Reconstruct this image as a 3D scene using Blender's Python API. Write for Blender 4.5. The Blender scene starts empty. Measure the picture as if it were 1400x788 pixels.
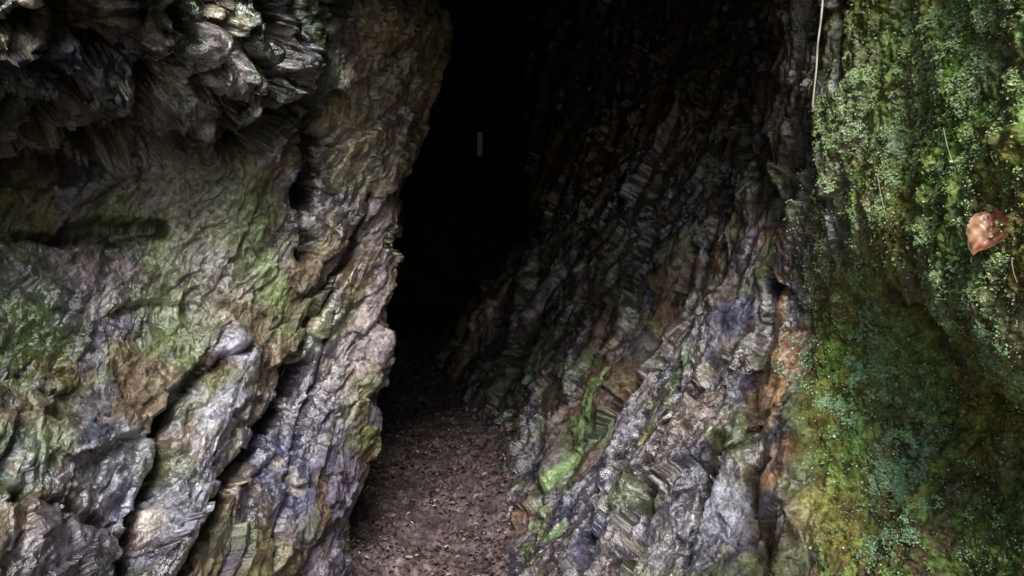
import bpy, math
import numpy as np
from mathutils import Vector
rng = np.random.default_rng(7)
F = 1099.0; CZ = 1.6
def W(px, py, d):            # image pixel (px, py) at an estimated depth d -> world metres
    return np.array([(px-700)/F*d, d, CZ+(394-py)/F*d])

# ---------------- noise helpers ----------------
def hsh(i, j, k, seed):
    with np.errstate(over='ignore'):
        h = i.astype(np.uint32)*np.uint32(73856093) ^ j.astype(np.uint32)*np.uint32(19349663) ^ k.astype(np.uint32)*np.uint32(83492791) ^ np.uint32((seed*2654435 + 977) & 0xffffffff)
        h = (h ^ (h >> np.uint32(16)))*np.uint32(0x7feb352d)
        h = (h ^ (h >> np.uint32(15)))*np.uint32(0x846ca68b)
        return h ^ (h >> np.uint32(16))
G = rng.normal(size=(256, 3)).astype(np.float32); G /= np.linalg.norm(G, axis=1)[:, None]
def perlin(p, seed=0):
    p = p.astype(np.float32); f0 = np.floor(p); i0 = f0.astype(np.int64); f = p-f0
    u = f*f*f*(f*(f*6-15)+10)
    out = 0
    for a in (0, 1):
        for b in (0, 1):
            for c in (0, 1):
                g = G[hsh(i0[:, 0]+a, i0[:, 1]+b, i0[:, 2]+c, seed) & np.uint32(255)]
                dt = g[:, 0]*(f[:, 0]-a)+g[:, 1]*(f[:, 1]-b)+g[:, 2]*(f[:, 2]-c)
                w = (u[:, 0] if a else 1-u[:, 0])*(u[:, 1] if b else 1-u[:, 1])*(u[:, 2] if c else 1-u[:, 2])
                out = out+w*dt
    return out*1.5
def fbm(p, o=4, seed=0, gain=0.5):
    s = 0; a = 1
    for k in range(o):
        s = s+a*perlin(p*(2.03**k)+k*7.3, seed+k); a *= gain
    return s
def ridged(p, o=3, seed=0):
    s = 0; a = 1
    for k in range(o):
        s = s+a*(1-2*np.abs(perlin(p*(2.1**k)+k*3.1, seed+k))); a *= 0.5
    return s-1
def facets(p, seed=0, tilt=1.0):
    """angular broken-rock relief: every Worley cell is a tilted plane"""
    p = p.astype(np.float32); i0 = np.floor(p).astype(np.int64)
    best = np.full(len(p), 1e9, np.float32); h = np.zeros(len(p), np.float32); rid = np.zeros(len(p), np.float32)
    for a in (-1, 0, 1):
        for b in (-1, 0, 1):
            for c in (-1, 0, 1):
                I = i0[:, 0]+a; J = i0[:, 1]+b; K = i0[:, 2]+c
                q = hsh(I, J, K, seed)
                r1 = (q & np.uint32(1023)).astype(np.float32)/1023; r2 = ((q >> np.uint32(10)) & np.uint32(1023)).astype(np.float32)/1023
                r3 = ((q >> np.uint32(20)) & np.uint32(1023)).astype(np.float32)/1023
                dx = p[:, 0]-(I+r1); dy = p[:, 1]-(J+r2); dz = p[:, 2]-(K+r3)
                dd = dx*dx+dy*dy+dz*dz
                m = dd < best
                g = G[(q >> np.uint32(5)) & np.uint32(255)]
                hh = tilt*(g[:, 0]*dx+g[:, 1]*dy+g[:, 2]*dz)+(r2+r3-1)*0.5
                best = np.where(m, dd, best); h = np.where(m, hh, h); rid = np.where(m, r1, rid)
    return h, rid
def sstep(a, b, x):
    t = np.clip((x-a)/(b-a), 0, 1); return t*t*(3-2*t)

# ---------------- lofting ----------------
def catmull(P, counts):
    n = len(P); out = []
    for i in range(n-1):
        p1, p2 = P[i], P[i+1]
        p0 = P[i-1] if i > 0 else 2*p1-p2
        p3 = P[i+2] if i < n-2 else 2*p2-p1
        t = (np.arange(counts[i])/counts[i])[:, None, None]
        c = 0.5*(2*p1+(p2-p0)*t+(2*p0-5*p1+4*p2-p3)*t*t+(3*p1-p0-3*p2+p3)*t**3)
        l = p1*(1-t)+p2*t
        out.append(0.65*c+0.35*l)
    out.append(P[-1][None]); return np.concatenate(out)
def loft(ctrl, rc, cc):
    A = catmull(np.array(ctrl), rc)
    return np.swapaxes(catmull(np.swapaxes(A, 0, 1), cc), 0, 1)
def normals(B, it=0):
    du = np.gradient(B, axis=1); dv = np.gradient(B, axis=0)
    n = np.cross(du, dv); n = n/(np.linalg.norm(n, axis=2, keepdims=True)+1e-12)
    for _ in range(it):
        q = np.pad(n, ((2, 2), (2, 2), (0, 0)), mode='edge')
        n = (q[:-4, 2:-2]+q[4:, 2:-2]+q[2:-2, :-4]+q[2:-2, 4:]+q[2:-2, 2:-2]+q[1:-3, 1:-3]+q[3:-1, 3:-1]+q[1:-3, 3:-1]+q[3:-1, 1:-3])/9
    return n/(np.linalg.norm(n, axis=2, keepdims=True)+1e-12)
def basis(f, n):
    f = np.array(f, float); f /= np.linalg.norm(f); n = np.array(n, float); n -= f*(n@f); n /= np.linalg.norm(n)
    return np.stack([n, np.cross(f, n), f])
def mesh_from_grid(name, B, mats, col=None, wet=None, ac=None):
    R, C, _ = B.shape; me = bpy.data.meshes.new(name)
    idx = np.arange(R*C).reshape(R, C)
    q = np.stack([idx[:-1, :-1], idx[:-1, 1:], idx[1:, 1:], idx[1:, :-1]], -1).reshape(-1, 4)
    me.vertices.add(R*C); me.vertices.foreach_set('co', B.reshape(-1).astype(np.float32))
    me.loops.add(q.size); me.loops.foreach_set('vertex_index', q.reshape(-1).astype(np.int32))
    me.polygons.add(len(q)); me.polygons.foreach_set('loop_start', np.arange(0, q.size, 4, dtype=np.int32))
    me.update(calc_edges=True); me.polygons.foreach_set('use_smooth', np.ones(len(q), bool))
    put_attrs(me, col, wet, ac)
    me.materials.append(mats); ob = bpy.data.objects.new(name, me); bpy.context.scene.collection.objects.link(ob); return ob
def put_attrs(me, col=None, wet=None, ac=None):
    if col is not None:
        a = me.attributes.new('Col', 'FLOAT_COLOR', 'POINT'); c = np.ones((len(me.vertices), 4), np.float32); c[:, :3] = np.clip(col, 0, 1); a.data.foreach_set('color', c.reshape(-1))
    if wet is not None:
        a = me.attributes.new('Wet', 'FLOAT', 'POINT'); a.data.foreach_set('value', wet.astype(np.float32))
    if ac is not None:
        a = me.attributes.new('ac', 'FLOAT_VECTOR', 'POINT'); a.data.foreach_set('vector', ac.reshape(-1).astype(np.float32))

# ---------------- materials ----------------
def rock_mat(name, bump=1.0, rmin=0.08, rmax=0.45, coat=1.0, mica=.55):
    m = bpy.data.materials.new(name); m.use_nodes = True; N = m.node_tree.nodes; L = m.node_tree.links
    bs = N['Principled BSDF']
    at = N.new('ShaderNodeAttribute'); at.attribute_name = 'Col'
    ac = N.new('ShaderNodeAttribute'); ac.attribute_name = 'ac'
    wt = N.new('ShaderNodeAttribute'); wt.attribute_name = 'Wet'
    tc = N.new('ShaderNodeTexCoord')
    def noise(vec, sc, det=6, r=0.6, dist=0):
        n = N.new('ShaderNodeTexNoise'); n.inputs['Scale'].default_value = sc; n.inputs['Detail'].default_value = det
        n.inputs['Roughness'].default_value = r; n.inputs['Distortion'].default_value = dist; L.new(vec, n.inputs['Vector']); return n
    n1 = noise(ac.outputs['Vector'], 18, 5, 0.75); n2 = noise(tc.outputs['Object'], 55, 4, 0.75); n3 = noise(tc.outputs['Object'], 9, 2, 0.6)
    def rng_(s, a, b, c, d):
        r = N.new('ShaderNodeMapRange'); r.inputs[1].default_value = a; r.inputs[2].default_value = b; r.inputs[3].default_value = c; r.inputs[4].default_value = d; L.new(s, r.inputs[0]); return r.outputs[0]
    def mul(a, b):
        x = N.new('ShaderNodeMath'); x.operation = 'MULTIPLY'; L.new(a, x.inputs[0]); L.new(b, x.inputs[1]); return x.outputs[0]
    v = mul(mul(rng_(n1.outputs['Fac'], .35, .68, .35, 1.75), rng_(n2.outputs['Fac'], .33, .68, .45, 1.5)), rng_(n3.outputs['Fac'], .3, .7, .7, 1.3))
    vm = N.new('ShaderNodeVectorMath'); vm.operation = 'SCALE'; L.new(at.outputs['Color'], vm.inputs[0]); L.new(v, vm.inputs['Scale'])
    hs = N.new('ShaderNodeHueSaturation'); L.new(vm.outputs[0], hs.inputs['Color']); L.new(rng_(n3.outputs['Fac'], .3, .7, .475, .525), hs.inputs['Hue']); hs.inputs['Saturation'].default_value = .96
    L.new(hs.outputs[0], bs.inputs['Base Color'])
    ro = N.new('ShaderNodeMath'); ro.operation = 'SUBTRACT'; ro.use_clamp = True
    L.new(rng_(n1.outputs['Fac'], .3, .7, rmax, rmin+.15), ro.inputs[0]); L.new(rng_(wt.outputs['Fac'], 0, 1, -.2, .12), ro.inputs[1])
    L.new(ro.outputs[0], bs.inputs['Roughness']); L.new(rng_(wt.outputs['Fac'], 0, .8, .1, .9), bs.inputs['Specular IOR Level'])
    if coat:
        L.new(rng_(wt.outputs['Fac'], .2, .8, 0, coat), bs.inputs['Coat Weight']); bs.inputs['Coat Roughness'].default_value = .10; bs.inputs['Coat IOR'].default_value = 1.8
    b1 = N.new('ShaderNodeBump'); b1.inputs['Strength'].default_value = 1.0*bump; b1.inputs['Distance'].default_value = .018; L.new(n1.outputs['Fac'], b1.inputs['Height'])
    b2 = N.new('ShaderNodeBump'); b2.inputs['Strength'].default_value = 1.0*bump; b2.inputs['Distance'].default_value = .005; L.new(n2.outputs['Fac'], b2.inputs['Height']); L.new(b1.outputs[0], b2.inputs['Normal'])
    nrm = b2.outputs[0]
    if mica:   # mica flakes: every little cleavage plate has its own tilt
        out = nrm
        for sc, k in ((26, mica), (75, mica*.6)):
            vo = N.new('ShaderNodeTexVoronoi'); vo.inputs['Scale'].default_value = sc; L.new(ac.outputs['Vector'], vo.inputs['Vector'])
            s1 = N.new('ShaderNodeVectorMath'); s1.operation = 'SUBTRACT'; L.new(vo.outputs['Color'], s1.inputs[0]); s1.inputs[1].default_value = (.5, .5, .5)
            s2 = N.new('ShaderNodeVectorMath'); s2.operation = 'SCALE'; L.new(s1.outputs[0], s2.inputs[0]); s2.inputs['Scale'].default_value = k
            s3 = N.new('ShaderNodeVectorMath'); s3.operation = 'ADD'; L.new(out, s3.inputs[0]); L.new(s2.outputs[0], s3.inputs[1]); out = s3.outputs[0]
        s4 = N.new('ShaderNodeVectorMath'); s4.operation = 'NORMALIZE'; L.new(out, s4.inputs[0]); nrm = s4.outputs[0]
    L.new(nrm, bs.inputs['Normal'])
    if coat: L.new(nrm, bs.inputs['Coat Normal'])
    return m
def leaf_mat(name, rough=.45, sc=60):
    m = bpy.data.materials.new(name); m.use_nodes = True; N = m.node_tree.nodes; L = m.node_tree.links; bs = N['Principled BSDF']
    at = N.new('ShaderNodeAttribute'); at.attribute_name = 'Col'; tc = N.new('ShaderNodeTexCoord')
    n = N.new('ShaderNodeTexNoise'); n.inputs['Scale'].default_value = sc; n.inputs['Detail'].default_value = 3; L.new(tc.outputs['Object'], n.inputs['Vector'])
    r = N.new('ShaderNodeMapRange'); r.inputs[1].default_value = .3; r.inputs[2].default_value = .7; r.inputs[3].default_value = .6; r.inputs[4].default_value = 1.35; L.new(n.outputs['Fac'], r.inputs[0])
    vm = N.new('ShaderNodeVectorMath'); vm.operation = 'SCALE'; L.new(at.outputs['Color'], vm.inputs[0]); L.new(r.outputs[0], vm.inputs['Scale']); L.new(vm.outputs[0], bs.inputs['Base Color'])
    bs.inputs['Roughness'].default_value = rough
    return m
M_rock = rock_mat('wet_schist'); M_ground = rock_mat('gravel_soil', .6, .3, .7, .0, 0); M_leaf = leaf_mat('leaves', .3); M_chip = leaf_mat('litter', .35)

BROWN = np.array([.160, .112, .065]); TAN = np.array([.30, .25, .17]); PURP = np.array([.120, .100, .142]); SLATE = np.array([.040, .041, .085])
PINK = np.array([.39, .31, .33]); ALGAE = np.array([.15, .195, .07]); MOSS = np.array([.095, .170, .030]); RUST = np.array([.25, .125, .045])
LICH = np.array([.22, .34, .12]); OLIVE = np.array([.19, .175, .035]); BLACK = np.array([.010, .010, .015]); SILV = np.array([.33, .325, .41]); DKBR = np.array([.058, .041, .027]); FERN = np.array([.20, .34, .14])

class Wall:
    def __init__(s, B, bas, dz=.36):
        s.R, s.C, _ = B.shape; s.B = B; s.bas = bas; P = B.reshape(-1, 3); s.P0 = P
        yy = np.maximum(P[:, 1], .05); s.px = 700+P[:, 0]/yy*F; s.py = 394-(P[:, 2]-CZ)/yy*F; s.px[P[:, 1] < .3] = 1e6
        wp = np.stack([perlin(P*2.2, 91), perlin(P*2.2, 92), perlin(P*2.2, 93)], 1)*.07+np.stack([perlin(P*8, 94), perlin(P*8, 95), perlin(P*8, 96)], 1)*.022+np.stack([perlin(P*25, 97), perlin(P*25, 98), perlin(P*25, 99)], 1)*.008
        s.A0 = (P+wp)@bas.T; s.A = s.A0*np.array([1, .6, .25]); s.D = s.A0*np.array([1, .75, dz])
        s.rag = fbm(s.A*9, 4, 55)*.6+fbm(P*6, 3, 56)*.5
    def at(s, px, py):
        return s.P0[np.argmin((s.px-px)**2+(s.py-py)**2)]
    def mask(s, px, py, rx, ry, ang=62, rag=.9):
        c = s.at(px, py); k = c[1]/F; o = s.P0-c; a = math.radians(ang)
        f = np.array([math.cos(a), 0, math.sin(a)]); b = o@f; n = np.linalg.norm(o-b[:, None]*f, axis=1)
        r = np.sqrt((b/(ry*k))**2+(n/(rx*k))**2)
        return sstep(1.25, .45, r+rag*s.rag)
    def line(s, pts, w):
        pts = [s.at(*p) for p in pts]; best = np.full(len(s.P0), 1e9)
        for a, b in zip(pts[:-1], pts[1:]):
            ab = b-a; t = np.clip(((s.P0-a)@ab)/(ab@ab), 0, 1); best = np.minimum(best, np.linalg.norm(s.P0-a-t[:, None]*ab, axis=1))
        return np.exp(-((best*(1+.5*s.rag))/w)**2)
    def displace(s, B, d, it=0):
        return B+normals(B, it)*s.sign*d.reshape(s.R, s.C, 1)
def mixc(c, col, m): return c*(1-m[:, None])+np.asarray(col)*m[:, None]

# ================= LEFT WALL =================
rows = [-1500, -800, -350, -120, 0, 90, 170, 240, 310, 400, 500, 600, 700, 788, 950, 1300]
edge = [640, 640, 625, 608, 603, 604, 585, 566, 550, 537, 517, 508, 488, 480, 470, 460]
dep = [[1.9, 2.5, 2.9, 3.2, 3.6, 3.9, 4.6],
       [1.8, 2.3, 2.7, 3.0, 3.4, 3.8, 4.5],
       [1.6, 2.15, 2.5, 2.8, 3.2, 3.65, 4.3],
       [1.5, 2.15, 2.42, 2.70, 3.12, 3.6, 4.2],
       [1.5, 2.2, 2.47, 2.75, 3.15, 3.62, 4.2],
       [1.5, 2.25, 2.58, 2.86, 3.25, 3.68, 4.2],
       [1.6, 2.35, 2.78, 3.08, 3.42, 3.75, 4.2],
       [1.8, 2.55, 3.02, 3.32, 3.57, 3.82, 4.15],
       [1.9, 2.65, 3.08, 3.38, 3.62, 3.86, 4.1],
       [1.8, 2.5, 2.95, 3.3, 3.6, 3.85, 4.05],
       [1.7, 2.4, 2.85, 3.15, 3.5, 3.80, 4.05],
       [1.6, 2.3, 2.7, 3.0, 3.4, 3.72, 4.0],
       [1.5, 2.2, 2.6, 2.9, 3.3, 3.65, 3.95],
       [1.5, 2.1, 2.5, 2.8, 3.2, 3.6, 3.9],
       [1.4, 2.0, 2.4, 2.6, 3.0, 3.5, 3.85],
       [1.3, 1.9, 2.3, 2.5, 2.9, 3.4, 3.8]]
ctrl = []
for r, e, dd in zip(rows, edge, dep):
    z0 = W(-150, r, dd[1])[2]
    pts = [np.array([-2.6, -6, z0]), np.array([-2.4, -1.5, z0])]
    for px, d in zip([-600, -150, 50, 200, 350, 450], dd): pts.append(W(px, r, d))
    E = W(e, r, dd[6]); pts.append(E); zz = E[2]; sl = (e-700)/F
    pts.append(np.array([sl*(E[1]+.5)-.16, E[1]+.5, zz])); pts.append(np.array([sl*6.5-.45, 6.5, zz])); pts.append(np.array([-1.8, 13, zz]))
    ctrl.append(pts)
B = loft(ctrl, [10, 16, 24, 40, 80, 72, 60, 54, 64, 70, 70, 70, 64, 34, 16], [4, 10, 50, 130, 130, 130, 95, 90, 34, 20, 10])
Lw = Wall(B, basis((.42, .28, .86), (.80, .10, -.45)), .5); Lw.sign = 1
mid = normals(B)[B.shape[0]//2, 300]; Lw.sign = 1 if mid@(np.array([0, 0, 1.6])-B[B.shape[0]//2, 300]) > 0 else -1
P = Lw.P0; A = Lw.A; D = Lw.D
up = sstep(2.08, 2.34, P[:, 2]-.30*sstep(-1.3, -.6, P[:, 0])-.5*sstep(-.95, -.75, P[:, 0])+.14*fbm(P*2.5, 2, 3))*sstep(4.1, 3.6, P[:, 1])
f1, id1 = facets(D*3.6, 11, .9); f2, id2 = facets(D*8.5+3, 12, .9); f3, id3 = facets(D*21+5, 13, .8)
wq = np.stack([perlin(P*5, 1), perlin(P*5, 2), perlin(P*5, 3)], 1)
blk, bid = facets(P*7+wq*.5, 14, 1.0); blk2, bid2 = facets(P*15+wq*.8, 15, 1.0)
lump = np.maximum(0, .5-np.abs(perlin(P*5.2, 33))*2.2)
d1 = .05*fbm(A*1.6, 3, 21)+.085*f1*(1-up*.8)+.022*ridged(A*4, 3, 22)*(1-up)
smoothz = Lw.mask(300, 330, 130, 150, 62, .2)
d1 = d1*(1-.5*smoothz)
d1 += up*(.045*blk+.15*fbm(P*3.4, 2, 31)-.17*lump+.07*perlin(P*8.5, 35))
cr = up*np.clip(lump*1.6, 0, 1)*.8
for pts, w, dp in [([(235, 545), (222, 640), (190, 700), (185, 800)], .022, .16), ([(420, 500), (395, 560), (340, 630), (300, 690)], .035, .16),
                   ([(428, 170), (420, 260), (418, 350)], .04, .16), ([(510, 270), (470, 370), (430, 440), (400, 500)], .018, .08),
                   ([(30, 325), (110, 318), (215, 312)], .03, .12), ([(335, 480), (280, 500), (235, 545)], .02, .08), ([(300, 690), (265, 740), (250, 800)], .03, .15),
                   ([(120, 225), (200, 205), (330, 205), (400, 150)], .05, .16), ([(0, 245), (120, 228)], .07, .22), ([(0, 690), (90, 700), (180, 740)], .02, .07),
                   ([(250, 20), (230, 110), (170, 190)], .05, .14), ([(380, 20), (370, 120), (330, 200)], .06, .18), ([(100, 0), (130, 80), (60, 200)], .05, .12), ([(455, 430), (440, 520), (400, 640), (370, 780)], .012, .05)]:
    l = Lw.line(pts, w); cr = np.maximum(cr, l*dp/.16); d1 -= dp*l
d1 += .10*Lw.line([(325, 480), (290, 580), (235, 730)], .10)+.07*Lw.line([(540, 320), (520, 430), (500, 520)], .07)+.06*Lw.line([(100, 620), (60, 780)], .15)
d1 += .10*Lw.line([(285, 60), (290, 100)], .10)+.07*Lw.line([(95, 165), (97, 172)], .035)
B1 = Lw.displace(B, d1)
d2 = .034*f2*(1-.4*smoothz)*(1-.7*up)+.012*f3*(1-.5*up)+.006*ridged(A*16, 3, 24)*(1-up)+.005*fbm(P*22, 3, 25)+up*(.020*blk2+.022*fbm(P*13, 2, 26))
B2 = Lw.displace(B1, d2, 4)
n1 = fbm(A*2.4, 4, 41); n2 = fbm(A*6, 4, 42); n3 = fbm(P*5, 4, 43)
c = np.tile(BROWN, (len(P), 1)); c = mixc(c, TAN, sstep(0, .5, n2)*.55); c = mixc(c, PURP, sstep(.0, .4, n1)*.75); c = mixc(c, RUST, sstep(.2, .55, n3)*.25)
c = mixc(c, SLATE*1.2, sstep(.55, .8, id2)*.6); c = mixc(c, ALGAE*.8, sstep(.05, .4, fbm(P*3.2, 4, 48))*.55)
c = mixc(c, DKBR, up*.9); c = mixc(c, BLACK, up*sstep(-.25, .15, n3)*.9); c = mixc(c, TAN, up*sstep(.2, .5, -n3+.2*n2+.3*(bid2-.5))*.75); c = mixc(c, MOSS*.5, up*sstep(.75, .9, bid)*.6)
for (x, y, rx, ry, an, col, k) in [
    (300, 330, 130, 160, 62, TAN, .65), (320, 300, 60, 90, 62, ALGAE, .75), (200, 330, 45, 50, 80, ALGAE*1.4, .8), (370, 370, 28, 75, 75, ALGAE*1.5, .8), (270, 380, 35, 70, 62, PINK*.9, .5), (240, 440, 70, 60, 50, ALGAE, .6),
    (490, 150, 50, 110, 70, BROWN*1.7, .7), (540, 120, 25, 90, 75, RUST*.8, .4),
    (30, 470, 85, 90, 50, MOSS, .95), (60, 560, 70, 70, 50, OLIVE*.8, .7), (20, 640, 60, 90, 50, MOSS*.8, .85), (240, 470, 60, 28, 30, ALGAE, .6), (90, 510, 30, 40, 50, RUST*.9, .4),
    (120, 640, 100, 110, 45, SILV*.65, .75), (60, 620, 40, 60, 45, ALGAE, .7), (90, 740, 110, 60, 20, PURP*1.3, .6), (290, 580, 48, 130, 66, SILV*1.05, .85), (320, 485, 30, 25, 30, SILV*1.3, .8), (245, 700, 35, 60, 66, SILV*.9, .6),
    (390, 620, 70, 150, 60, SLATE*1.6, .85), (440, 560, 40, 120, 65, PURP, .6), (440, 450, 24, 50, 65, SLATE, .9), (450, 400, 16, 30, 65, BLACK, .6), (120, 600, 30, 70, 55, SLATE*2, .6), (180, 690, 24, 60, 60, SLATE*1.6, .6),
    (520, 330, 26, 70, 75, PINK, .9), (512, 430, 34, 100, 80, PINK*1.05, .95), (495, 540, 40, 110, 80, PINK*.85, .9), (470, 680, 50, 120, 80, PURP*1.6, .9), (450, 760, 50, 60, 80, PURP*1.2, .8),
    (105, 360, 38, 32, 0, PINK, .85), (168, 366, 20, 20, 0, PINK*1.1, .8), (425, 265, 18, 100, 86, BLACK, .85), (380, 195, 26, 30, 0, SLATE, .7), (90, 95, 70, 70, 0, SLATE*.7, .6), (95, 165, 12, 14, 0, TAN*1.5, .9),
    (285, 80, 45, 40, -30, PINK*.8, .7), (310, 30, 25, 30, 0, TAN*1.4, .6), (230, 130, 25, 30, 0, TAN, .5), (30, 380, 45, 30, 0, PURP, .6)]:
    c = mixc(c, col, k*Lw.mask(x, y, rx, ry, an))
c = mixc(c, DKBR*.6, np.clip(cr, 0, 1)*.8)  # crevice shade and grime painted dark into cracks and hollows
c = mixc(c, TAN*1.25, sstep(.88, .97, id3)*.45)
inner = sstep(4.6, 6.0, P[:, 1]); c = mixc(c, DKBR*.9, inner)  # passage shade put into the colour: rock darkens with depth
wet = np.clip(.75+n1+.3*(id2-.5)-.3*up, 0, 1)
acv = Lw.A0*np.array([1, .7, .45]); acv = acv*(1-up[:, None])+(P*.9)*up[:, None]
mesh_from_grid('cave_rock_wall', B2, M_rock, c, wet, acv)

# ================= RIGHT WALL =================
rows = [-1500, -800, -350, -120, 0, 150, 260, 330, 400, 470, 540, 600, 700, 788, 1000, 1400]
T = [[(730, 9), (800, 7.5), (900, 6.4), (1000, 5.6), (1045, 4.6), (1110, 4.0), (1250, 3.5), (1400, 3.1)],
     [(725, 9), (800, 7.5), (900, 6.4), (1000, 5.6), (1045, 4.3), (1110, 3.7), (1250, 3.2), (1400, 2.7)],
     [(720, 9), (800, 7.4), (900, 6.3), (1000, 5.5), (1045, 4.1), (1110, 3.6), (1250, 3.0), (1400, 2.4)],
     [(720, 8.8), (800, 7.2), (900, 6.2), (1000, 5.3), (1045, 4.0), (1110, 3.5), (1250, 2.9), (1400, 2.3)],
     [(720, 8.5), (800, 7.0), (900, 6.0), (1000, 5.1), (1047, 3.95), (1115, 3.5), (1250, 2.9), (1400, 2.25)],
     [(722, 8.0), (790, 6.8), (890, 5.6), (995, 4.8), (1050, 3.9), (1120, 3.4), (1250, 2.8), (1400, 2.20)],
     [(728, 7.2), (795, 6.2), (890, 5.2), (992, 4.5), (1050, 3.8), (1120, 3.37), (1250, 2.75), (1400, 2.15)],
     [(733, 6.6), (800, 5.7), (890, 4.9), (990, 4.2), (1050, 3.75), (1120, 3.35), (1250, 2.7), (1400, 2.10)],
     [(655, 7.3), (745, 5.9), (870, 4.7), (980, 4.1), (1055, 3.7), (1130, 3.4), (1260, 2.72), (1400, 2.08)],
     [(602, 7.6), (700, 6.1), (840, 4.55), (970, 3.9), (1060, 3.6), (1140, 3.38), (1280, 2.85), (1400, 2.18)],
     [(618, 6.6), (700, 5.6), (820, 4.35), (960, 3.75), (1065, 3.5), (1150, 3.3), (1290, 2.95), (1400, 2.4)],
     [(680, 5.65), (730, 5.0), (820, 4.15), (950, 3.6), (1070, 3.4), (1160, 3.2), (1300, 2.88), (1400, 2.55)],
     [(692, 4.7), (740, 4.3), (820, 3.8), (940, 3.4), (1075, 3.2), (1170, 3.05), (1300, 2.7), (1400, 2.4)],
     [(696, 4.05), (740, 3.8), (820, 3.5), (940, 3.2), (1080, 3.05), (1170, 2.9), (1300, 2.6), (1400, 2.3)],
     [(700, 3.3), (745, 3.2), (820, 3.05), (940, 2.9), (1080, 2.8), (1170, 2.7), (1300, 2.4), (1400, 2.1)],
     [(710, 2.9), (750, 2.8), (820, 2.7), (940, 2.6), (1080, 2.5), (1170, 2.4), (1300, 2.2), (1400, 1.9)]]
ctrl = []
for r, t in zip(rows, T):
    p1 = W(*[t[0][0], r, t[0][1]])
    pts = [np.array([.9, 14, p1[2]]), np.array([p1[0]+.12, max(p1[1]+1.3, 8.6), p1[2]])]
    for (px, d) in t: pts.append(W(px, r, d))
    q = W(1400, r, t[-1][1]); z0 = q[2]
    pts += [W(1650, r, t[-1][1]*.8), np.array([1.95, -.2, z0]), np.array([2.6, -6, z0])]
    ctrl.append(pts)
B = loft(ctrl, [10, 16, 24, 34, 96, 74, 50, 50, 50, 50, 46, 70, 64, 40, 16], [10, 24, 60, 100, 120, 74, 74, 115, 130, 60, 20, 8])
Rw = Wall(B, basis((.42, .15, .88), (.60, -.77, -.16)), .5)
mid = normals(B)[300, 400]; Rw.sign = 1 if mid@(np.array([0, 0, 1.6])-B[300, 400]) > 0 else -1
P = Rw.P0; A = Rw.A; D = Rw.D
seamX = np.interp(P[:, 2], [0, .8, 1.6, 3], [1.03, 1.15, 1.27, 1.32]); mz = sstep(-.02, .10, P[:, 0]-seamX+.03*fbm(P*4, 2, 8))*sstep(4.3, 3.9, P[:, 1])
f1, id1 = facets(D*3.4, 61, .9); f2, id2 = facets(D*8.5+3, 62, .9); f3, id3 = facets(D*21+5, 63, .8)
Av = (Rw.A0@Rw.bas@basis((-.12, 0, 1), (.9, -.4, .1)).T)*np.array([1, .8, .35])
d1 = (1-mz)*(.07*fbm(A*1.6, 3, 71)+.085*f1+.05*ridged(A*4, 3, 72))+mz*(.07*fbm(Av*2, 3, 73)+.035*ridged(Av*3.5, 3, 74))
cr = 0
for pts, w, dp in [([(1045, 150), (1052, 350), (1030, 520), (1030, 650), (1040, 790)], .035, .10), ([(1255, 435), (1330, 530), (1410, 625)], .06, .15), ([(790, 520), (740, 640), (720, 780)], .03, .10),
                   ([(1145, 0), (1150, 110)], .03, .10), ([(940, 560), (880, 680), (840, 790)], .03, .14), ([(900, 250), (850, 400), (800, 500)], .04, .14), ([(1000, 480), (930, 560)], .03, .10), ([(735, 340), (700, 460), (690, 600)], .05, .14),
                   ([(960, 300), (900, 430), (860, 520)], .028, .12), ([(870, 560), (830, 640), (800, 790)], .022, .10), ([(1010, 200), (960, 330), (930, 420)], .03, .12), ([(985, 600), (940, 700), (920, 790)], .02, .09)]:
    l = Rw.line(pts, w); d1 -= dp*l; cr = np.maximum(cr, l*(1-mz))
d1 += .05*Rw.line([(1400, 470), (1310, 420)], .12)+.05*Rw.line([(1070, 480), (1085, 620), (1070, 790)], .05)+.06*Rw.line([(830, 420), (770, 560), (740, 700)], .07)+.08*Rw.line([(990, 420), (960, 520), (900, 640)], .08)
B1 = Rw.displace(B, d1)
d2 = (1-mz)*(.028*f2+.008*f3+.004*ridged(A*16, 2, 75)+.006*fbm(P*22, 3, 76))+mz*(.018*fbm(P*14, 4, 77, .7)+.008*ridged(Av*12, 3, 78))
B2r = Rw.displace(B1, d2, 4)
n1 = fbm(A*2.4, 4, 81); n2 = fbm(A*6, 4, 82); n3 = fbm(P*4, 4, 83); nv = fbm(Av*4, 4, 84)
c = np.tile(DKBR*1.6, (len(P), 1)); c = mixc(c, PURP*.75, sstep(.0, .5, n1)*.7); c = mixc(c, RUST*.5, sstep(.1, .45, n2)*.55); c = mixc(c, SLATE, sstep(.5, .8, id2)*.65); c = mixc(c, TAN*.7, sstep(.85, .95, id3)*.5)
c = mixc(c, ALGAE*.65, sstep(.0, .35, n3)*.65)
hi = sstep(1.75, 2.3, P[:, 2]); c = mixc(c, DKBR, hi*.5)  # upper inner wall painted darker, standing in for roof shade
cm = np.tile(OLIVE*.9, (len(P), 1)); cm = mixc(cm, MOSS*1.3, sstep(-.25, .35, nv)); cm = mixc(cm, DKBR*2, sstep(.1, .5, fbm(Av*3+9, 4, 85))*.7); cm = mixc(cm, MOSS*2.5, sstep(.1, .5, fbm(P*12, 5, 86, .75))*.6); cm = mixc(cm, OLIVE*1.5, sstep(.0, .5, fbm(Av*7, 4, 87))*.5)
c = c*(1-mz[:, None])+cm*mz[:, None]
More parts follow.
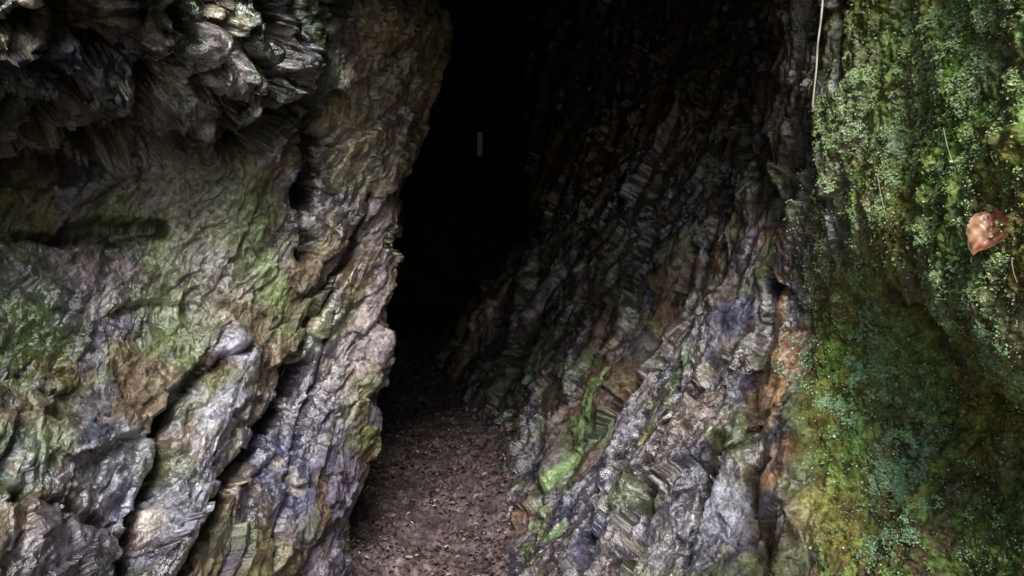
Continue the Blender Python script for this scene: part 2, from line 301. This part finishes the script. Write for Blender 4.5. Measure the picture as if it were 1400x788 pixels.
for (x, y, rx, ry, an, col, k) in [
    (1062, 420, 15, 130, 92, RUST*1.05, .85), (1052, 520, 36, 80, 80, RUST*1.25, .9), (1060, 640, 24, 110, 80, RUST*1.1, .8), (1075, 300, 12, 140, 90, RUST*.7, .6),
    (1068, 640, 12, 80, 86, PURP, .6), (1110, 700, 36, 110, 95, OLIVE*1.3, .7), (1010, 440, 28, 38, 60, SLATE*1.4, .8), (1050, 380, 14, 26, 80, SLATE, .8),
    (765, 640, 11, 125, 72, LICH, 1), (735, 710, 9, 50, 70, LICH*.8, .8), (805, 540, 13, 75, 66, LICH*.7, .85), (765, 730, 9, 60, 80, LICH*.9, .8), (890, 580, 22, 70, 66, OLIVE, .8), (760, 470, 28, 60, 66, FERN*.4, .7),
    (830, 600, 26, 70, 66, PURP*1.1, .7), (960, 560, 30, 70, 60, RUST*.5, .6), (985, 690, 34, 60, 60, SILV*.75, .8), (1020, 620, 18, 30, 30, TAN*.8, .7), (1000, 600, 22, 40, 50, ALGAE, .6), (700, 720, 16, 90, 80, RUST*.6, .7), (930, 500, 24, 50, 62, FERN*.35, .6),
    (735, 400, 22, 50, 66, PINK*.9, .8), (770, 350, 20, 40, 66, PINK*.6, .6), (650, 460, 30, 90, 80, BROWN*1.8, .8), (710, 580, 20, 60, 75, PURP*1.4, .7), (820, 740, 30, 50, 66, SLATE*1.8, .7), (900, 730, 34, 50, 60, PURP*.9, .6),
    (1330, 120, 130, 90, 0, MOSS*1.9, .7), (1370, 80, 60, 50, 0, TAN*.9, .5), (1300, 230, 90, 50, 40, MOSS*1.9, .7), (1390, 420, 60, 40, 0, TAN*.75, .6), (1300, 390, 60, 40, 0, FERN*.9, .6), (1280, 300, 20, 80, 110, DKBR*2.5, .5),
    (1200, 560, 50, 150, 100, FERN*.6, .5), (1350, 620, 80, 60, 130, OLIVE*.8, .8), (1300, 500, 28, 100, 125, DKBR*2.4, .8), (1265, 420, 10, 60, 110, TAN*.8, .5), (1340, 730, 90, 60, 0, MOSS*1.1, .7), (1130, 560, 14, 120, 95, OLIVE, .6), (1180, 60, 30, 90, 90, MOSS*.8, .6)]:
    c = mixc(c, col, k*Rw.mask(x, y, rx, ry, an))
c = mixc(c, DKBR*.6, np.clip(cr, 0, 1)*.7)  # cracks coloured darker: painted shade with some grime
wet = np.clip(.65+n1+.3*(id2-.5), 0, 1)*(1-.6*mz)
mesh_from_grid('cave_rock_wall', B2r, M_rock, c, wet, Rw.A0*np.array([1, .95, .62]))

# ================= ROOF + HILLSIDE =================
prof = [(14, 4.9), (11, 4.7), (8.5, 4.5), (7, 4.3), (5.8, 4.0), (4.8, 3.65), (3.7, 3.25), (2.8, 3.02), (2.5, 3.35), (2.7, 4.3), (3.8, 5.5), (6, 7), (9, 9), (16, 13)]  # unseen lip and hillside block light; lip shaped to shade the opening
ctrl = []
for (y, z) in prof:
    ctrl.append([np.array([x, y+((min(1.6, 1.7*max(0, -x-.5))+min(1.6, 2.8*max(0, x-1.15))) if y < 4.5 else 0), z]) for x in np.linspace(-4.5, 5.5, 21)])
B = loft(ctrl, [10, 14, 30, 40, 40, 40, 36, 26, 24, 14, 10, 8, 8], [13]*20)
Rf = Wall(B, basis((.42, .15, .88), (.86, -.3, -.42)))
mid = normals(B)[120, 120]; Rf.sign = 1 if mid[2] < 0 else -1
P = Rf.P0; ff, iid = facets(P*2.2, 101, 1.0); f2, i2 = facets(P*6, 102, 1.0)
B1 = Rf.displace(B, .14*ff+.12*fbm(P*1.5, 3, 103)+.04*f2)
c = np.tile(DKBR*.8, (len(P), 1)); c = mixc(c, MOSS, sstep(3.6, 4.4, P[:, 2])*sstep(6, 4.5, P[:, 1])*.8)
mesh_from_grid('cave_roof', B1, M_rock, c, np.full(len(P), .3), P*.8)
ctrl = [[np.array([x, 12+.3*math.sin(x*2+z), z]) for x in np.linspace(-4, 4, 6)] for z in np.linspace(-.5, 6, 5)]
B = loft(ctrl, [20]*4, [20]*5); P = B.reshape(-1, 3)
B[..., 1] += (.2*fbm(P*1.5, 4, 111)).reshape(B.shape[:2])
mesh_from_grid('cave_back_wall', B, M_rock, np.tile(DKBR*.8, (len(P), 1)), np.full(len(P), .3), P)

# ================= GROUND =================
def gz(x, y):
    return np.interp(y, [-60, -2, 4, 8, 14, 60], [-2.5, -.2, .17, 1.12, 1.3, 1.3])
gx = np.concatenate([-np.geomspace(60, 1.3, 26), np.linspace(-1.25, 1.0, 330), np.geomspace(1.05, 60, 26)])
gy = np.concatenate([-np.geomspace(60, .5, 24), np.linspace(-.2, 3.2, 30), np.linspace(3.25, 8.5, 520), np.geomspace(8.7, 60, 24)])
X, Y = np.meshgrid(gx, gy); P = np.stack([X, Y, gz(X, Y)], -1).reshape(-1, 3)
near = np.exp(-np.maximum(0, np.abs(P[:, 0])-2)/2)
q = P.copy(); q[:, 2] = 0
fg, ig = facets(q*26, 121, .9)
mx = np.interp(P[:, 1], [3.5, 4, 5.6, 6.4, 7.7], [-.37, -.38, -.42, -.75, -1.0])
P[:, 2] += near*(.05*fbm(q*2, 4, 122)+.018*fg+.008*fbm(q*50, 2, 123)) + .28*np.clip(np.abs(P[:, 0]-mx)-.18, 0, .5)**1.3*near
n = fbm(q*7, 4, 124); nb = sstep(-.15, .4, fbm(q*3, 4, 125))
c = np.tile(np.array([.11, .072, .070]), (len(P), 1)); c = mixc(c, np.array([.22, .16, .165]), sstep(.5, .9, ig)*.7); c = mixc(c, np.array([.035, .023, .021]), np.maximum(sstep(0, .5, n)*.7, nb*.5))
Pg = P.copy()
mesh_from_grid('ground', P.reshape(X.shape+(3,)), M_ground, c, np.full(len(P), .5), q*1.0)

# ================= scattered polygons =================
def scatter(name, cen, nor, size, cols, mat, aspect=.7, fold=.25, seed=1):
    r = np.random.default_rng(seed); n = len(cen); t = r.normal(size=(n, 3)); nor = nor/np.linalg.norm(nor, axis=1)[:, None]
    t -= nor*(t*nor).sum(1)[:, None]; t /= np.linalg.norm(t, axis=1)[:, None]; b = np.cross(nor, t)
    s = size[:, None]; asp = (aspect*r.uniform(.7, 1.3, n))[:, None]
    sh = [(-1, 0, 0), (-.35, .8, 1), (.45, .7, 1), (1, 0, 0), (.4, -.75, 1), (-.4, -.7, 1)]
    V = np.stack([cen+t*s*a*r.uniform(.75, 1.2, (n, 1))+b*s*asp*bb*r.uniform(.75, 1.2, (n, 1))+nor*s*fold*k*r.uniform(.2, 1.6, (n, 1)) for a, bb, k in sh], 1)
    me = bpy.data.meshes.new(name); me.vertices.add(n*6); me.vertices.foreach_set('co', V.reshape(-1).astype(np.float32))
    base = (np.arange(n)*6)[:, None]; f = np.concatenate([base+np.array([[0, 1, 2, 3]]), base+np.array([[0, 3, 4, 5]])], 1).reshape(-1)
    me.loops.add(len(f)); me.loops.foreach_set('vertex_index', f.astype(np.int32)); me.polygons.add(n*2); me.polygons.foreach_set('loop_start', np.arange(0, n*8, 4, dtype=np.int32)); me.update(calc_edges=True)
    put_attrs(me, np.repeat(cols, 6, 0)); me.materials.append(mat); ob = bpy.data.objects.new(name, me); bpy.context.scene.collection.objects.link(ob); return ob
N2 = (normals(B2r, 3)*Rw.sign).reshape(-1, 3); Pf = B2r.reshape(-1, 3)
ar = np.linalg.norm(np.cross(np.gradient(B2r, axis=1), np.gradient(B2r, axis=0)), axis=2).reshape(-1); ar = np.minimum(ar, np.percentile(ar, 99))
w = mz*.07*sstep(2.0, 2.3, Pf[:, 1]); clump = sstep(-.05, .45, fbm(Rw.P0*13, 5, 131, .75))**1.6+.03
for (x, y, rx, ry, an, k) in [(1150, 185, 60, 40, 0, 1), (1320, 60, 120, 90, 0, .9), (1260, 130, 80, 60, 0, .9), (1210, 260, 26, 130, 100, .9), (1185, 420, 30, 140, 97, 1.0), (1200, 520, 60, 80, 95, 1.4), (1215, 640, 52, 100, 95, 1.5),
                              (1300, 390, 60, 60, 0, 1.4), (1370, 400, 60, 60, 0, 1.4), (1350, 220, 90, 70, 0, .3), (1380, 480, 50, 40, 120, .6), (1120, 300, 26, 110, 90, .3), (1300, 680, 90, 100, 0, .25), (1390, 300, 40, 60, 0, .7), (1220, 740, 50, 60, 90, 1.2), (1100, 430, 30, 200, 90, .15)]:
    w = np.maximum(w, k*Rw.mask(x, y, rx*1.1, ry*1.1, an, 1.3))
pr = w*ar*clump; pr /= pr.sum(); n = 100000; i = rng.choice(len(Pf), n, p=pr); j = rng.normal(size=(n, 3))
size = rng.uniform(.0013, .0040, n)*(1+.8*(rng.random(n) > .93))
nn = N2[i]*1.3+.4*j+np.array([0, -.7, .7]); cen = Pf[i]+N2[i]*rng.uniform(.0003, .007, n)[:, None]+rng.normal(size=(n, 3))*.002
g = rng.random(n)[:, None]**1.2; lo = sstep(1.7, 1.2, Pf[i][:, 2])[:, None]
cols = (np.array([.26, .44, .08])*(1-lo)+np.array([.20, .42, .12])*lo)*(1-g)+(np.array([.66, .80, .50])*(1-lo)+np.array([.58, .80, .54])*lo)*g
cols *= rng.uniform(.6, 1.2, (n, 1))
scatter('moss', cen, nn, size, cols, M_leaf, .8, .2, 3)
msk = (np.abs(Pg[:, 0]-mx) < .55) & (Pg[:, 1] > 3.4) & (Pg[:, 1] < 8); ids = np.nonzero(msk)[0]; pw = 1.15-nb[ids]; n = 8500; i = rng.choice(ids, n, p=pw/pw.sum())
cen = Pg[i]+np.array([0, 0, .005])+rng.normal(size=(n, 3))*np.array([.01, .01, .002]); size = np.minimum(rng.gamma(1.7, .0048, n)+.003, .022)
pal = np.array([[.23, .155, .15], [.11, .068, .065], [.42, .34, .35], [.05, .03, .028], [.18, .09, .06], [.16, .125, .15]])
cols = pal[rng.choice(6, n, p=[.25, .28, .09, .20, .06, .12])]*rng.uniform(.6, 1.1, (n, 1))
scatter('leaf_litter', cen, rng.normal(size=(n, 3))*.5+np.array([0, 0, 1]), size, cols, M_chip, .65, .35, 4)

# ================= dead leaf =================
def surf(px, py):
    yy = np.maximum(Pf[:, 1], .3); a = 700+Pf[:, 0]/yy*F; b = 394-(Pf[:, 2]-CZ)/yy*F
    k = (a-px)**2+(b-py)**2; k[Pf[:, 1] < .5] = 1e9; ok = np.nonzero(k < max(16., k.min()*1.5))[0]; q = ok[np.argmin(Pf[ok, 1])]; return Pf[q], N2[q]
def plain(name, col, rough=.6):
    m = bpy.data.materials.new(name); m.use_nodes = True; N = m.node_tree.nodes; L = m.node_tree.links; bs = N['Principled BSDF']; bs.inputs['Roughness'].default_value = rough
    n = N.new('ShaderNodeTexNoise'); n.inputs['Scale'].default_value = 45; r = N.new('ShaderNodeValToRGB'); r.color_ramp.elements[0].position = .3; r.color_ramp.elements[1].position = .7
    r.color_ramp.elements[0].color = (*[v*.6 for v in col], 1); r.color_ramp.elements[1].color = (*[min(1, v*1.2) for v in col], 1); L.new(n.outputs['Fac'], r.inputs[0]); L.new(r.outputs[0], bs.inputs['Base Color']); return m
M_root = plain('root_bark', (.60, .52, .42)); M_sign = plain('painted_board', (.45, .52, .43)); M_wood = plain('wood_post', (.010, .009, .008), 1.0)
def dead_leaf(name, px, py, L_, Wd, ang, col, curl=.35, lift=.035):
    p, n = surf(px, py); n = np.array([-.25, -.93, .2]); n /= np.linalg.norm(n); p = W(px, py, p[1])
    upv = np.array([math.cos(math.radians(ang)), 0, math.sin(math.radians(ang))]); upv -= n*(n@upv); upv /= np.linalg.norm(upv); s = np.cross(upv, n)
    U = 45; Vn = 25; V = np.zeros((U, Vn, 3)); cc = np.zeros((U, Vn, 3))
    for a in range(U):
        t = a/(U-1); wd = (math.sin(math.pi*t**1.15)**.7)*(1+.04*math.sin(t*19)+.03*math.sin(t*41)) if 0 < t < 1 else 0.0
        for b in range(Vn):
            v = b/(Vn-1)*2-1
            h = curl*Wd*(abs(v)**1.8)*(1-.4*t)*(1.9 if v > 0 else .5)+.16*L_*math.sin(t*3.0)+.02*Wd*math.cos((t*26-abs(v)*7))+.003*math.sin(v*9+t*6)
            V[a, b] = p+n*(lift+h)+upv*L_*(t-.5)+s*v*(1-.22*v)*wd*Wd*.5+s*.012*math.sin(t*3.1)
            vein = max(0, 1-abs(v)*12)+.5*max(0, math.cos(t*26-abs(v)*7))**6
            blot = .75+.3*math.sin(t*7+v*3)+.25*math.sin(t*17-v*11)
            k = min(1, max(0, (-.05-v)*6)); tint = np.array([1.3, 1.55, 1.6])*k+np.array([.75, .62, .55])*(1-k)
            cc[a, b] = np.array(col)*tint*max(.3, blot)*(1+.5*vein)
    me = mesh_from_grid(name, V, M_chip, cc.reshape(-1, 3))
    cu = bpy.data.curves.new('stem', 'CURVE'); cu.dimensions = '3D'; cu.bevel_depth = .0013; sp = cu.splines.new('POLY'); pts = [V[0, 12], V[0, 12]-upv*.008, V[0, 12]-upv*.016+s*.005]
    sp.points.add(2)
    for k, q in enumerate(pts): sp.points[k].co = (*q, 1)
    so = bpy.data.objects.new('stem', cu); so.data.materials.append(M_root); bpy.context.scene.collection.objects.link(so); so.parent = me
    return me
dead_leaf('dead_leaf', 1337, 325, .138, .095, 66, (.46, .22, .13), .35, .03)
dead_leaf('dead_leaf', 1328, 425, .05, .022, 100, (.34, .21, .15), .2, .015)
def tube(name, pts, rad, mat):
    cu = bpy.data.curves.new(name, 'CURVE'); cu.dimensions = '3D'; cu.bevel_depth = rad; cu.bevel_resolution = 3; sp = cu.splines.new('NURBS'); sp.points.add(len(pts)-1)
    for k, q in enumerate(pts): sp.points[k].co = (*q, 1); sp.points[k].radius = 1-.5*k/len(pts)
    sp.use_endpoint_u = True; o = bpy.data.objects.new(name, cu); o.data.materials.append(mat); bpy.context.scene.collection.objects.link(o); return o
tube('hanging_root', [W(1133, -170, 3.15), W(1128, -60, 3.0), W(1125, 0, 2.95), W(1122, 35, 2.93), W(1117, 62, 2.93), W(1117, 95, 2.92), W(1113, 120, 2.92), W(1111, 147, 2.92)], .0045, M_root)
for (a, b) in [((1290, 175), (1305, 235)), ((1388, 350), (1392, 385)), ((1200, 240), (1212, 300))]:
    p, n1_ = surf(*a); q, n2_ = surf(*b); tube('dead_twig', [p+n1_*.012, (p+q)/2+n1_*.02, q+n2_*.010], .0012, M_root)
def box(name, c, s, mat, parent=None):
    bpy.ops.mesh.primitive_cube_add(size=1, location=c); o = bpy.context.object; o.name = name; o.scale = s; bpy.ops.object.transform_apply(scale=True, location=False)
    bv = o.modifiers.new('b', 'BEVEL'); bv.width = .004; bv.segments = 2; o.data.materials.append(mat)
    if parent: o.parent = parent
    return o
e = bpy.data.objects.new('warning_sign', None); bpy.context.scene.collection.objects.link(e)
c0 = W(656, 197, 7.6)
box('board', tuple(c0), (.05, .015, .22), M_sign, e); box('post', (c0[0], c0[1]+.035, (c0[2]+1.0)/2), (.03, .03, c0[2]-1.0+.2), M_wood, e)

# ================= light, world, camera =================
sc = bpy.context.scene
w_ = bpy.data.worlds.new('World'); sc.world = w_; w_.use_nodes = True; N = w_.node_tree.nodes; L = w_.node_tree.links
sky = N.new('ShaderNodeTexSky'); sky.sky_type = 'NISHITA'; sky.sun_disc = False
dr = Vector((-.02, .71, -.70)).normalized(); sp = -dr
sky.sun_elevation = math.asin(sp.z); sky.sun_rotation = math.atan2(sp.x, sp.y)
L.new(sky.outputs[0], N['Background'].inputs[0]); N['Background'].inputs[1].default_value = .15
sl = bpy.data.lights.new('sun', 'SUN'); sl.energy = 4.5; sl.angle = math.radians(24); sl.color = (1, .98, .94); so = bpy.data.objects.new('sun', sl); so.rotation_euler = dr.to_track_quat('-Z', 'Y').to_euler(); sc.collection.objects.link(so)
cam = bpy.data.cameras.new('camera'); cam.lens = 36*F/1400; cam.clip_end = 500; cam.clip_start = .05; co = bpy.data.objects.new('camera', cam); co.location = (0, 0, CZ); co.rotation_euler = (math.radians(90), 0, 0); sc.collection.objects.link(co); sc.camera = co
sc.view_settings.view_transform = 'Standard'; sc.view_settings.look = 'None'; sc.view_settings.exposure = 0
